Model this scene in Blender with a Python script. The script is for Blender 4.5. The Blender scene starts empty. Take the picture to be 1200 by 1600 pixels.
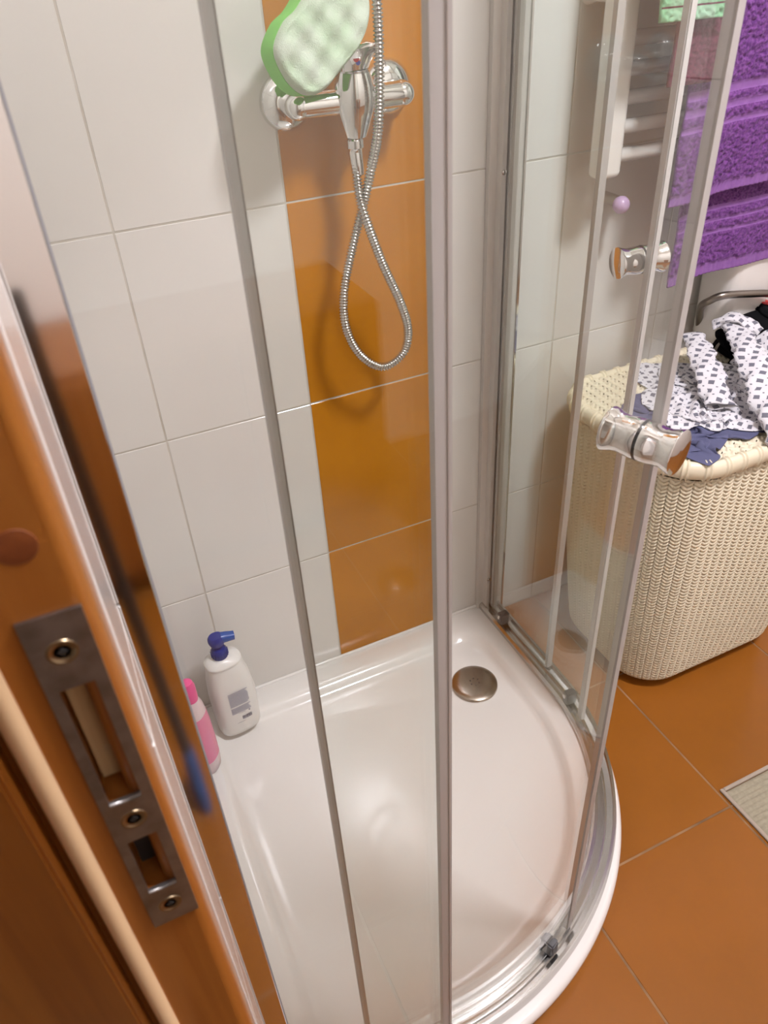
import bpy, bmesh, math, random
import numpy as np
from mathutils import Vector, Matrix

random.seed(4)
RNG = np.random.default_rng(7)
PI = math.pi
S = bpy.context.scene
COL = S.collection

# ------------------------------------------------------------------ camera
cam_d = bpy.data.cameras.new('camera')
cam = bpy.data.objects.new('camera', cam_d); COL.objects.link(cam)
cam.location = (-0.10358, -1.14208, 1.30332)
cam.rotation_euler = (math.radians(53.585), math.radians(2.962), math.radians(-24.900))
cam_d.sensor_fit = 'VERTICAL'; cam_d.sensor_height = 36.0
cam_d.lens = 1205.5 / 1600 * 36.0
cam_d.clip_start = 0.01
cam_d.dof.use_dof = True; cam_d.dof.focus_distance = 1.15; cam_d.dof.aperture_fstop = 14.0
S.camera = cam

# ------------------------------------------------------------------ world, lamp, exposure
w = bpy.data.worlds.new('world'); S.world = w; w.use_nodes = True
w.node_tree.nodes['Background'].inputs[0].default_value = (1.0, 0.93, 0.85, 1)
w.node_tree.nodes['Background'].inputs[1].default_value = 0.8
LAMP = (0.74, -1.10, 2.36)
LAMP_POWER = 188.0
S.view_settings.view_transform = 'Standard'; S.view_settings.look = 'None'
S.view_settings.exposure = 0.0; S.view_settings.gamma = 1.0
S.view_settings.use_curve_mapping = False
S.cycles.transparent_max_bounces = 32
S.cycles.max_bounces = 10
S.cycles.glossy_bounces = 5
S.cycles.diffuse_bounces = 5

ROOM_R, ROOM_F, ROOM_H = 1.95, -2.35, 2.5     # right wall x, front wall y, ceiling z
WL = -0.12                                    # left wall plane
JAMB_Y = -0.912                               # strike side of the doorway

# ------------------------------------------------------------------ materials
def mat(name, col, rough=0.5, metal=0.0, spec=0.5, coat=0.0, noise=None, bump=None, sheen=0, trans=0, sss=0):
    m = bpy.data.materials.new(name); m.use_nodes = True
    nt = m.node_tree; b = nt.nodes['Principled BSDF']
    b.inputs['Base Color'].default_value = (*col, 1)
    b.inputs['Roughness'].default_value = rough
    b.inputs['Metallic'].default_value = metal
    b.inputs['Specular IOR Level'].default_value = spec
    b.inputs['Coat Weight'].default_value = coat
    b.inputs['Coat Roughness'].default_value = 0.05
    b.inputs['Sheen Weight'].default_value = sheen
    b.inputs['Transmission Weight'].default_value = trans
    if sss:
        b.inputs['Subsurface Weight'].default_value = sss
        b.inputs['Subsurface Radius'].default_value = (.01, .008, .006)
    tc = nt.nodes.new('ShaderNodeTexCoord')
    if noise:   # (scale, amount, colour2[, stretch])
        n = nt.nodes.new('ShaderNodeTexNoise'); n.inputs['Scale'].default_value = noise[0]; n.inputs['Detail'].default_value = 5
        mp = nt.nodes.new('ShaderNodeMapping')
        if len(noise) > 3: mp.inputs['Scale'].default_value = noise[3]
        nt.links.new(tc.outputs['Object'], mp.inputs[0]); nt.links.new(mp.outputs[0], n.inputs['Vector'])
        r = nt.nodes.new('ShaderNodeMapRange'); r.inputs[1].default_value = .35; r.inputs[2].default_value = .65
        r.inputs[3].default_value = 0; r.inputs[4].default_value = noise[1]
        nt.links.new(n.outputs['Fac'], r.inputs[0])
        mx = nt.nodes.new('ShaderNodeMix'); mx.data_type = 'RGBA'
        mx.inputs[6].default_value = (*col, 1); mx.inputs[7].default_value = (*noise[2], 1)
        nt.links.new(r.outputs[0], mx.inputs[0]); nt.links.new(mx.outputs[2], b.inputs['Base Color'])
    if bump:    # (scale, strength, distance[, stretch])
        n = nt.nodes.new('ShaderNodeTexNoise'); n.inputs['Scale'].default_value = bump[0]; n.inputs['Detail'].default_value = 3
        mp = nt.nodes.new('ShaderNodeMapping')
        if len(bump) > 3: mp.inputs['Scale'].default_value = bump[3]
        nt.links.new(tc.outputs['Object'], mp.inputs[0]); nt.links.new(mp.outputs[0], n.inputs['Vector'])
        bp = nt.nodes.new('ShaderNodeBump'); bp.inputs['Strength'].default_value = bump[1]; bp.inputs['Distance'].default_value = bump[2]
        nt.links.new(n.outputs['Fac'], bp.inputs['Height']); nt.links.new(bp.outputs[0], b.inputs['Normal'])
    return m

def wood(name, c1, c2, rough=0.35, scale=1.0, knots=True):
    m = mat(name, c1, rough, spec=.4, coat=.25)
    nt = m.node_tree; b = nt.nodes['Principled BSDF']
    tc = nt.nodes.new('ShaderNodeTexCoord'); mp = nt.nodes.new('ShaderNodeMapping')
    mp.inputs['Scale'].default_value = (60 * scale, 60 * scale, 2.2 * scale)
    n = nt.nodes.new('ShaderNodeTexNoise'); n.inputs['Scale'].default_value = 1.0; n.inputs['Detail'].default_value = 6; n.inputs['Distortion'].default_value = .6
    nt.links.new(tc.outputs['Object'], mp.inputs[0]); nt.links.new(mp.outputs[0], n.inputs['Vector'])
    r = nt.nodes.new('ShaderNodeValToRGB')
    r.color_ramp.elements[0].position = .3; r.color_ramp.elements[0].color = (*c2, 1)
    r.color_ramp.elements[1].position = .68; r.color_ramp.elements[1].color = (*c1, 1)
    nt.links.new(n.outputs['Fac'], r.inputs[0]); nt.links.new(r.outputs[0], b.inputs['Base Color'])
    return m

def pane_glass(name, tint=(.955, .972, .962), f0=.032):
    m = bpy.data.materials.new(name); m.use_nodes = True
    nt = m.node_tree; nt.nodes.clear()
    o = nt.nodes.new('ShaderNodeOutputMaterial'); t = nt.nodes.new('ShaderNodeBsdfTransparent'); g = nt.nodes.new('ShaderNodeBsdfGlossy')
    t.inputs[0].default_value = (*tint, 1); g.inputs['Roughness'].default_value = 0.012; g.inputs[0].default_value = (1, 1, 1, 1)
    lw = nt.nodes.new('ShaderNodeLayerWeight'); lw.inputs[0].default_value = .5
    p = nt.nodes.new('ShaderNodeMath'); p.operation = 'POWER'; p.inputs[1].default_value = 5
    q = nt.nodes.new('ShaderNodeMath'); q.operation = 'MULTIPLY_ADD'; q.inputs[1].default_value = 1 - f0; q.inputs[2].default_value = f0
    mx = nt.nodes.new('ShaderNodeMixShader')
    nt.links.new(lw.outputs['Facing'], p.inputs[0]); nt.links.new(p.outputs[0], q.inputs[0]); nt.links.new(q.outputs[0], mx.inputs[0])
    nt.links.new(t.outputs[0], mx.inputs[1]); nt.links.new(g.outputs[0], mx.inputs[2]); nt.links.new(mx.outputs[0], o.inputs[0])
    return m

def seal_plastic(name, col, alpha):
    m = mat(name, col, .3, spec=.5)
    m.node_tree.nodes['Principled BSDF'].inputs['Alpha'].default_value = alpha
    return m

M = {}
M['tile_white'] = mat('tile_white', (.69, .665, .625), .16, coat=.3, noise=(2.5, .5, (.665, .64, .595)))
M['tile_orange'] = mat('tile_orange', (.50, .19, .010), .16, spec=.4, coat=.15, noise=(5, .8, (.41, .150, .006)), bump=(9, .05, .004))
M['tile_floor'] = mat('tile_floor', (.28, .097, .012), .25, spec=.3, coat=.08, noise=(4, .8, (.235, .082, .009)), bump=(14, .05, .003))
M['grout'] = mat('grout', (.60, .56, .50), .85, noise=(12, .8, (.42, .38, .31)))
M['grout_floor'] = mat('grout_floor', (.36, .20, .09), .9, noise=(9, .9, (.13, .07, .03)))
M['plaster'] = mat('plaster', (.80, .77, .71), .8)
M['acrylic'] = mat('white_acrylic', (.775, .75, .715), .13, coat=.6, noise=(7, .35, (.74, .71, .67)))
M['chrome'] = mat('chrome', (.80, .79, .78), .07, 1)
M['chrome_dull'] = mat('chrome_dull', (.62, .60, .57), .2, 1, noise=(30, .5, (.48, .46, .43)))
M['hose'] = mat('hose_steel', (.50, .475, .44), .2, 1)
M['alu'] = mat('anodised_aluminium', (.56, .55, .53), .2, 1)
M['alu_satin'] = mat('satin_profile', (.60, .57, .53), .42, .35)
M['steel'] = mat('worn_steel', (.34, .33, .32), .42, 1, noise=(90, .8, (.22, .205, .185)))
M['steel_drain'] = mat('drain_steel', (.47, .42, .36), .25, 1, noise=(8, .8, (.32, .28, .235), (6, 1, 1)))
M['black_gap'] = mat('black_rubber', (.015, .015, .015), .5)
M['grey_plastic'] = mat('grey_plastic', (.20, .20, .20), .4)
M['dark_plastic'] = mat('dark_grey_plastic', (.085, .085, .09), .35)
M['glass'] = pane_glass('clear_glass')
M['edge_grey'] = mat('grey_edge_strip', (.30, .31, .33), .4)
M['glass_edge'] = mat('green_glass_edge', (.30, .36, .33), .2)
M['seal'] = seal_plastic('translucent_seal', (.49, .465, .44), .78)
M['seal_dark'] = seal_plastic('seal_core', (.38, .34, .30), .9)
M['seal_white'] = seal_plastic('bright_seal', (.68, .66, .63), .85)
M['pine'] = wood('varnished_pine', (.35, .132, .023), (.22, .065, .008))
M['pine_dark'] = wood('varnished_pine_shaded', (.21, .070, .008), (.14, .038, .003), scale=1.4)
M['gasket'] = mat('beige_gasket', (.60, .42, .24), .5)
M['knot'] = mat('wood_knot', (.20, .055, .012), .4, noise=(80, .8, (.11, .025, .008)))
M['bare_wood'] = wood('bare_wood', (.50, .34, .17), (.30, .185, .08), rough=.7)
M['foam_green'] = mat('green_foam', (.20, .58, .10), .9, bump=(900, .6, .001))
M['foam_white'] = mat('white_scrub_foam', (.56, .62, .51), .95, noise=(32, .75, (.43, .56, .37)), bump=(700, .9, .0015))
M['bottle_white'] = mat('white_bottle_plastic', (.74, .72, .68), .3, sss=.15)
M['pump_blue'] = mat('dark_blue_plastic', (.018, .032, .20), .25)
M['pump_blue2'] = mat('blue_nozzle_plastic', (.02, .075, .30), .25)
M['print_grey'] = mat('grey_print', (.42, .42, .47), .6)
M['print_dark'] = mat('dark_print', (.13, .13, .19), .6)
M['pink'] = mat('pink_lotion', (.72, .22, .34), .25, sss=.2)
M['pink_pale'] = mat('pale_pink_plastic', (.70, .54, .54), .2)
M['pink_cap'] = mat('magenta_cap', (.78, .10, .28), .3)
M['radiator'] = mat('white_enamel', (.80, .77, .73), .25, coat=.5)
M['terry'] = mat('purple_terry', (.082, .017, .125), .95, sheen=.1, noise=(260, .9, (.19, .060, .255)))
M['terry_band'] = mat('purple_woven_band', (.215, .085, .300), .8, noise=(90, .5, (.27, .125, .36)))
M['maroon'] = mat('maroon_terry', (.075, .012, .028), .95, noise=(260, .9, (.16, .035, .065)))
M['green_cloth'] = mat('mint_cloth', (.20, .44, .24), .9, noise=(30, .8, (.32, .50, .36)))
M['aqua_cloth'] = mat('aqua_cloth', (.35, .62, .58), .9)
M['basket'] = mat('cream_plastic', (.74, .67, .50), .38, sss=.1)
M['slate'] = mat('slate_blue_jersey', (.085, .09, .17), .9, bump=(1200, .4, .0005))
M['black_cloth'] = mat('black_jersey', (.005, .005, .006), 1.0, spec=.1)
M['red_cloth'] = mat('red_cloth', (.45, .01, .015), .6)
M['mat_beige'] = mat('beige_ribbed_cotton', (.34, .305, .22), .95, noise=(160, .7, (.27, .24, .17)))
M['mat_hem'] = mat('beige_hem', (.36, .30, .24), .95)
M['ceramic'] = mat('white_ceramic', (.74, .71, .67), .2, coat=.4)
M['bent_tube'] = mat('dull_metal_tube', (.25, .22, .19), .3, 1)
M['broom_blue'] = mat('broom_blue', (.03, .12, .33), .5)
M['screw'] = mat('dull_brass_screw', (.30, .23, .14), .35, 1)
M['lilac'] = mat('lilac_plastic', (.52, .36, .55), .25)

def patterned(name):
    m = mat(name, (.80, .79, .79), .9)
    nt = m.node_tree; b = nt.nodes['Principled BSDF']; N = nt.nodes.new; L = nt.links.new
    uv = N('ShaderNodeUVMap'); mp = N('ShaderNodeMapping')
    mp.inputs['Rotation'].default_value = (0, 0, .35); mp.inputs['Scale'].default_value = (1 / .0185,) * 3
    L(uv.outputs[0], mp.inputs[0])
    def cell(off):
        a = N('ShaderNodeVectorMath'); a.operation = 'ADD'; a.inputs[1].default_value = (off[0], off[1], 0)
        L(mp.outputs[0], a.inputs[0])
        f = N('ShaderNodeVectorMath'); f.operation = 'FRACTION'; L(a.outputs[0], f.inputs[0])
        s = N('ShaderNodeVectorMath'); s.operation = 'SUBTRACT'; s.inputs[1].default_value = (.5, .5, 0); L(f.outputs[0], s.inputs[0])
        ab = N('ShaderNodeVectorMath'); ab.operation = 'ABSOLUTE'; L(s.outputs[0], ab.inputs[0])
        sp = N('ShaderNodeSeparateXYZ'); L(ab.outputs[0], sp.inputs[0])
        mx = N('ShaderNodeMath'); mx.operation = 'MAXIMUM'; L(sp.outputs[0], mx.inputs[0]); L(sp.outputs[1], mx.inputs[1])
        return mx
    def less(n, v):
        l = N('ShaderNodeMath'); l.operation = 'LESS_THAN'; l.inputs[1].default_value = v; L(n.outputs[0], l.inputs[0]); return l
    sq = less(cell((0, 0)), .225); dt = less(cell((.5, .5)), .07)
    ad = N('ShaderNodeMath'); ad.operation = 'MAXIMUM'; L(sq.outputs[0], ad.inputs[0]); L(dt.outputs[0], ad.inputs[1])
    mix = N('ShaderNodeMix'); mix.data_type = 'RGBA'
    mix.inputs[6].default_value = (.64, .63, .65, 1); mix.inputs[7].default_value = (.14, .14, .17, 1)
    L(ad.outputs[0], mix.inputs[0]); L(mix.outputs[2], b.inputs['Base Color'])
    return m
M['patterned'] = patterned('checked_cotton')

# ------------------------------------------------------------------ helpers
def link(o, parent=None):
    COL.objects.link(o)
    if parent: o.parent = parent
    return o

def mesh_obj(name, verts, faces, material, parent=None, smooth=False, mats=None, fmat=None, uv=None):
    me = bpy.data.meshes.new(name)
    me.from_pydata([tuple(v) for v in verts], [], [tuple(f) for f in faces]); me.update()
    for mm in (mats or [material]): me.materials.append(mm)
    if fmat is not None: me.polygons.foreach_set('material_index', np.asarray(fmat, dtype=np.int32))
    if smooth: me.polygons.foreach_set('use_smooth', [True] * len(me.polygons))
    if uv is not None:
        l = me.uv_layers.new(name='UVMap'); vi = np.empty(len(me.loops), dtype=np.int32); me.loops.foreach_get('vertex_index', vi)
        l.data.foreach_set('uv', np.asarray(uv, dtype=np.float32)[vi].ravel())
    return link(bpy.data.objects.new(name, me), parent)

def fast_grid(name, V, F, material, parent=None, smooth=True, mats=None, fmat=None, uv=None):
    me = bpy.data.meshes.new(name); V = np.asarray(V, dtype=np.float32); F = np.asarray(F, dtype=np.int32)
    me.vertices.add(len(V)); me.vertices.foreach_set('co', V.ravel())
    me.loops.add(F.size); me.loops.foreach_set('vertex_index', F.ravel())
    me.polygons.add(len(F)); me.polygons.foreach_set('loop_start', np.arange(len(F), dtype=np.int32) * 4)
    for mm in (mats or [material]): me.materials.append(mm)
    if fmat is not None: me.polygons.foreach_set('material_index', np.asarray(fmat, dtype=np.int32))
    me.polygons.foreach_set('use_smooth', np.full(len(F), smooth))
    if uv is not None:
        l = me.uv_layers.new(name='UVMap'); l.data.foreach_set('uv', np.asarray(uv, dtype=np.float32)[F.ravel()].ravel())
    me.update(calc_edges=True); me.validate()
    return link(bpy.data.objects.new(name, me), parent)

def grid_faces(nu, nv, cu=False, cv=False):
    """vertex index = i*nv + j"""
    iu = np.arange(nu if cu else nu - 1); jv = np.arange(nv if cv else nv - 1)
    I, J = np.meshgrid(iu, jv, indexing='ij'); I2 = (I + 1) % nu; J2 = (J + 1) % nv
    return np.stack([I * nv + J, I2 * nv + J, I2 * nv + J2, I * nv + J2], -1).reshape(-1, 4)

def bm_obj(name, bm, material, parent=None, smooth=False, bevel=0, seg=2):
    if bevel:
        bmesh.ops.bevel(bm, geom=[e for e in bm.edges], offset=bevel, segments=seg, affect='EDGES', profile=.5)
    me = bpy.data.meshes.new(name); bm.to_mesh(me); bm.free(); me.materials.append(material)
    if smooth: me.polygons.foreach_set('use_smooth', [True] * len(me.polygons))
    return link(bpy.data.objects.new(name, me), parent)

def bm_box(bm, lo, hi, mtx=None):
    lo, hi = Vector(lo), Vector(hi)
    c = (lo + hi) / 2; s = hi - lo
    r = bmesh.ops.create_cube(bm, size=1, matrix=Matrix.Translation(c) @ Matrix.Diagonal((*s, 1)))
    if mtx is not None: bmesh.ops.transform(bm, matrix=mtx, verts=r['verts'])
    return r['verts']

def box(name, lo, hi, material, parent=None, bevel=0, seg=2, mtx=None, smooth=False):
    bm = bmesh.new(); bm_box(bm, lo, hi, mtx)
    return bm_obj(name, bm, material, parent, smooth=smooth, bevel=bevel, seg=seg)

def empty(name, loc, label, cat, group=None):
    o = bpy.data.objects.new(name, None); COL.objects.link(o); o.location = loc; o.empty_display_size = .05
    o['label'] = label; o['category'] = cat
    if group: o['group'] = group
    return o

def tag(o, label, cat, group=None):
    o['label'] = label; o['category'] = cat
    if group: o['group'] = group
    return o

def at(parent, o):
    """parent is an Empty away from the origin: keep o's world coordinates"""
    o.parent = parent; o.matrix_parent_inverse = Matrix.Translation(-Vector(parent.location)); return o

def struct(o): o['kind'] = 'structure'; return o

def frame_to(axis):
    return Vector(axis).normalized().to_track_quat('Z', 'Y').to_matrix().to_4x4()

def lathe(name, prof, origin, axis, material, parent=None, n=32, smooth=True, sharp=None):
    """prof: list of (radius, height)"""
    T = Matrix.Translation(Vector(origin)) @ frame_to(axis); V = []
    for r, h in prof:
        for k in range(n):
            a = 2 * PI * k / n; V.append(T @ Vector((r * math.cos(a), r * math.sin(a), h)))
    F = [tuple(f) for f in grid_faces(len(prof), n, cv=True)]
    F.append(tuple(range(n - 1, -1, -1))); F.append(tuple((len(prof) - 1) * n + k for k in range(n)))
    o = mesh_obj(name, V, F, material, parent, smooth)
    if smooth: sharpen(o)
    return o

def sharpen(o, ang=40):
    me = o.data; bm = bmesh.new(); bm.from_mesh(me)
    bmesh.ops.recalc_face_normals(bm, faces=bm.faces)
    lim = math.radians(ang)
    for e in bm.edges:
        if len(e.link_faces) == 2 and e.calc_face_angle(0) > lim: e.smooth = False
    bm.to_mesh(me); bm.free()

def catmull(P, n):
    P = [Vector(p) for p in P]; P = [P[0] * 2 - P[1]] + P + [P[-1] * 2 - P[-2]]; out = []
    for i in range(1, len(P) - 2):
        for k in range(n):
            t = k / n; a, b, c, d = P[i - 1:i + 3]
            out.append(.5 * ((2 * b) + (-a + c) * t + (2 * a - 5 * b + 4 * c - d) * t * t + (-a + 3 * b - 3 * c + d) * t ** 3))
    out.append(P[-2]); return out

def resample(P, step):
    A = np.array([tuple(p) for p in P]); d = np.r_[0, np.cumsum(np.linalg.norm(np.diff(A, axis=0), axis=1))]
    n = max(2, int(d[-1] / step)); s = np.linspace(0, d[-1], n)
    return np.stack([np.interp(s, d, A[:, i]) for i in range(3)], 1)

def tube(name, P, rad, material, parent=None, n=12, smooth=True, caps=True):
    A = np.asarray([tuple(p) for p in P], dtype=float); m = len(A)
    R = np.full(m, rad) if np.isscalar(rad) else np.asarray(rad)
    T = np.gradient(A, axis=0); T /= np.linalg.norm(T, axis=1)[:, None]
    nrm = np.cross(T[0], (0, 0, 1.)); 
    if np.linalg.norm(nrm) < .1: nrm = np.cross(T[0], (0, 1., 0))
    nrm /= np.linalg.norm(nrm); V = []
    ang = np.arange(n) * 2 * PI / n
    for i in range(m):
        nrm = nrm - T[i] * (nrm @ T[i]); nrm /= np.linalg.norm(nrm); bn = np.cross(T[i], nrm)
        V.append(A[i] + R[i] * (np.cos(ang)[:, None] * nrm + np.sin(ang)[:, None] * bn))
    V = np.concatenate(V); F = [tuple(f) for f in grid_faces(m, n, cv=True)]
    if caps: F.append(tuple(range(n - 1, -1, -1))); F.append(tuple((m - 1) * n + k for k in range(n)))
    return mesh_obj(name, V, F, material, parent, smooth)

def superloop(a, b, e, n):
    L = []
    for k in range(n):
        t = 2 * PI * k / n; c, s = math.cos(t), math.sin(t)
        L.append((a * math.copysign(abs(c) ** (2 / e), c), b * math.copysign(abs(s) ** (2 / e), s)))
    return L
def loft(name, rings, T, m, n=48, ang=40):
    """rings: (z, a, b, e, dx, dy)"""
    V = []
    for z, a, b, e, dx, dy in rings:
        for x, y in superloop(a, b, e, n): V.append(T @ Vector((x + dx, y + dy, z)))
    F = [tuple(f) for f in grid_faces(len(rings), n, cv=True)] + [tuple(range(n))[::-1], tuple((len(rings) - 1) * n + k for k in range(n))]
    o = mesh_obj(name, V, F, m, smooth=True); sharpen(o, ang); return o


# ------------------------------------------------------------------ room shell
def back(name, lo, hi, m): return struct(box(name, lo, hi, m))
TW, TH = .252, .3335          # wall tile pitch
G = .0028                     # joint width
floor = back('floor', (-1.4, ROOM_F, -.10), (ROOM_R, 0, -.0009), M['grout_floor'])
wall_back = back('wall_back', (-1.4, 0.0008, -.10), (ROOM_R + .1, .12, ROOM_H), M['grout'])
wall_right = back('wall_right', (ROOM_R, ROOM_F, -.10), (ROOM_R + .1, 0.007, ROOM_H), M['grout'])
wall_front = back('wall_front', (-1.4, ROOM_F - .1, -.10), (ROOM_R + .1, ROOM_F, ROOM_H), M['plaster'])
ceiling = back('ceiling', (-1.4, ROOM_F, ROOM_H), (ROOM_R, .12, ROOM_H + .1), M['plaster'])
# left wall: solid part beside the shower, lintel and the part past the doorway
wall_left = back('wall_left', (WL - .14, JAMB_Y + .03, -.006), (WL - .008, .007, ROOM_H), M['grout'])
lintel = back('wall_left_lintel', (WL - .14, JAMB_Y - .86, 2.05), (WL - .008, JAMB_Y + .03, ROOM_H), M['grout'])
wl2 = back('wall_left_beyond_door', (WL - .14, ROOM_F, -.006), (WL - .008, JAMB_Y - .86, ROOM_H), M['grout'])
lintel.name = 'wall_left.001'; wl2.name = 'wall_left.002'
hall = back('wall_hall', (-1.5, ROOM_F, -.10), (-1.4, .12, ROOM_H), M['plaster'])

def slab_mesh(nm, w_, h_, t, m, bev=.0006):
    bm = bmesh.new(); bm_box(bm, (-w_ / 2, -t, -h_ / 2), (w_ / 2, 0, h_ / 2))
    es = [e for e in bm.edges if all(abs(v.co.y + t) < 1e-6 for v in e.verts)]
    bmesh.ops.bevel(bm, geom=es, offset=bev, segments=1, affect='EDGES')
    me = bpy.data.meshes.new(nm); bm.to_mesh(me); bm.free(); me.materials.append(m); return me

def lay_tiles(parent, nm, rects, thick, place, mat_of):
    cache = {}
    for (u0, u1, v0, v1) in rects:
        mm = mat_of((u0 + u1) / 2, (v0 + v1) / 2)
        key = (round(u1 - u0, 4), round(v1 - v0, 4), mm.name)
        if key not in cache: cache[key] = slab_mesh(nm, u1 - u0, v1 - v0, thick, mm)
        o = bpy.data.objects.new(nm, cache[key]); COL.objects.link(o)
        o.matrix_world = place((u0 + u1) / 2, (v0 + v1) / 2)
        o.parent = parent
    return

def rects(u0, u1, v0, v1, pu, pv, ou, ov, g=G, skip=None):
    out = []
    iu = range(math.floor((u0 - ou) / pu), math.ceil((u1 - ou) / pu)); iv = range(math.floor((v0 - ov) / pv), math.ceil((v1 - ov) / pv))
    for i in iu:
        for j in iv:
            a, b = max(u0, ou + i * pu + g / 2), min(u1, ou + (i + 1) * pu - g / 2)
            c, d = max(v0, ov + j * pv + g / 2), min(v1, ov + (j + 1) * pv - g / 2)
            if b - a > .01 and d - c > .01 and not (skip and skip((a + b) / 2, (c + d) / 2)): out.append((a, b, c, d))
    return out

TX0 = -0.0005
lay_tiles(wall_back, 'wall_tile', rects(WL, ROOM_R, 0, ROOM_H, TW - .002, TH, TX0, 0.002), .0008,
          lambda u, v: Matrix.Translation((u, .0008, v)), lambda u, v: M['tile_orange'] if .25 < u < .50 else M['tile_white'])
RZ = Matrix.Rotation(-PI / 2, 4, 'Z')
lay_tiles(wall_right, 'wall_tile', rects(-2.35, 0, 0, ROOM_H, .25, TH, 0, 0.002), .007,
          lambda u, v: Matrix.Translation((ROOM_R + .0, u, v)) @ RZ, lambda u, v: M['tile_white'])
RZ2 = Matrix.Rotation(PI / 2, 4, 'Z')
lay_tiles(wall_left, 'wall_tile', rects(JAMB_Y + .031, 0, 0, ROOM_H, .25, TH, 0, 0.002), .008,
          lambda u, v: Matrix.Translation((WL - .008, u, v)) @ RZ2, lambda u, v: M['tile_white'])
FP = .3435
RX = Matrix.Rotation(-PI / 2, 4, 'X')
lay_tiles(floor, 'floor_tile', rects(WL - .10, ROOM_R, ROOM_F, 0, FP, FP, .7555, -.640, g=.004), .0009,
          lambda u, v: Matrix.Translation((u, v, -.0009)) @ RX, lambda u, v: M['tile_floor'])

# ------------------------------------------------------------------ ceiling lamp
lamp = empty('ceiling_lamp', LAMP, 'round white ceiling lamp above the middle of the bathroom', 'lamp')
lathe('lamp_base', [(.04, .14), (.15, .14), (.155, .10), (.15, .09)], (0, 0, 0), (0, 0, 1), M['radiator'], lamp)
dm = bpy.data.materials.new('lit_opal_glass'); dm.use_nodes = True
nt = dm.node_tree; nt.nodes.clear(); oo = nt.nodes.new('ShaderNodeOutputMaterial'); em = nt.nodes.new('ShaderNodeEmission')
em.inputs[0].default_value = (1.0, .96, 1.04, 1); em.inputs[1].default_value = LAMP_POWER; nt.links.new(em.outputs[0], oo.inputs[0])
lathe('lamp_shade', [(.148, .09), (.142, .06), (.12, .03), (.08, .012), (.02, .003)], (0, 0, 0), (0, 0, 1), dm, lamp)

# ------------------------------------------------------------------ doorway on the left
door_frame = empty('door_frame', (WL, JAMB_Y, 0), 'varnished pine door frame at the left edge, strike side', 'door frame')
def jamb_poly(name, pts, z0, z1, m, parent, bev=0):
    bm = bmesh.new(); vs = [bm.verts.new((x, y, z0)) for x, y in pts]; f = bm.faces.new(vs)
    r = bmesh.ops.extrude_face_region(bm, geom=[f]); bmesh.ops.translate(bm, vec=(0, 0, z1 - z0), verts=[v for v in r['geom'] if isinstance(v, bmesh.types.BMVert)])
    bmesh.ops.recalc_face_normals(bm, faces=bm.faces)
    if bev: bmesh.ops.bevel(bm, geom=[e for e in bm.edges if abs(e.verts[0].co.z - e.verts[1].co.z) > .1], offset=bev, segments=4, affect='EDGES')
    o = bm_obj(name, bm, m, smooth=False); sharpen_s(o); return at(parent, o)
def sharpen_s(o):
    o.data.polygons.foreach_set('use_smooth', [True] * len(o.data.polygons)); sharpen(o, 35)
PLX0, PLX1, PLZ0, PLZ1 = -.1475, -.1250, .910, 1.122   # strike plate opening on the jamb face
# rebate leg of the jamb (its face looks along -y), cut around the two strike openings
def jamb_leg():
    bm = bmesh.new()
    x0, x1, y0, y1 = -.158, WL - .0078, JAMB_Y, JAMB_Y + .03
    zs = [0.0, .945, .985, 1.015, 1.092, 2.05]
    px0, px1 = -.1445, -.1290
    for a, b, hole in ((0, .940, 0), (.940, .986, 1), (.986, 1.012, 0), (1.012, 1.088, 1), (1.088, 2.05, 0)):
        if not hole: bm_box(bm, (x0, y0, a), (x1, y1, b))
        else:
            bm_box(bm, (x0, y0, a), (px0, y1, b)); bm_box(bm, (px1, y0, a), (x1, y1, b)); bm_box(bm, (px0, y0 + .018, a), (px1, y1, b))
    bmesh.ops.remove_doubles(bm, verts=bm.verts, dist=1e-6)
    return bm
at(door_frame, bm_obj('jamb', jamb_leg(), M['pine']))
at(door_frame, box('edge_return', (WL - .0085, JAMB_Y + .0072, 0), (WL - .0010, JAMB_Y + .03, 2.05), M['pine']))
# rounded bathroom-side edge
at(door_frame, tube('rounded_edge', [(WL - .0080, JAMB_Y + .0072, 0), (WL - .0080, JAMB_Y + .0072, 1), (WL - .0080, JAMB_Y + .0072, 2.05)], .0071, M['pine'], n=20))
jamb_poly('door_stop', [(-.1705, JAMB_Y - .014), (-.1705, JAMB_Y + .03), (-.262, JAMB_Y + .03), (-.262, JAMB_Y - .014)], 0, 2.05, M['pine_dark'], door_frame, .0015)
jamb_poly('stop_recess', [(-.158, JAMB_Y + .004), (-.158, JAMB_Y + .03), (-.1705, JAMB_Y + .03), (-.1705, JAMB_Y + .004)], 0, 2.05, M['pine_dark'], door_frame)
at(door_frame, tube('gasket', [(-.1622, JAMB_Y - .0005, 0), (-.1622, JAMB_Y - .0005, 1), (-.1622, JAMB_Y - .0005, 2.04)], .0046, M['gasket'], n=14))
jamb_poly('hall_casing', [(-.262, JAMB_Y - .004), (-.262, JAMB_Y + .07), (-.276, JAMB_Y + .07), (-.276, JAMB_Y - .004)], 0, 2.05, M['pine'], door_frame, .002)
at(door_frame, lathe('knot', [(.0072, 0), (.0068, .0003), (.0040, .0005), (.002, .0005)], (-.1375, JAMB_Y, 1.152), (0, -1, 0), M['knot'], smooth=False))
# head of the frame and the far jamb
at(door_frame, box('frame_head', (-.276, JAMB_Y - .83, 2.02), (WL + .002, JAMB_Y + .03, 2.06), M['pine'], bevel=.003))
at(door_frame, box('far_jamb', (-.276, JAMB_Y - .86, 0), (WL + .002, JAMB_Y - .83, 2.05), M['pine'], bevel=.003))

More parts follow.
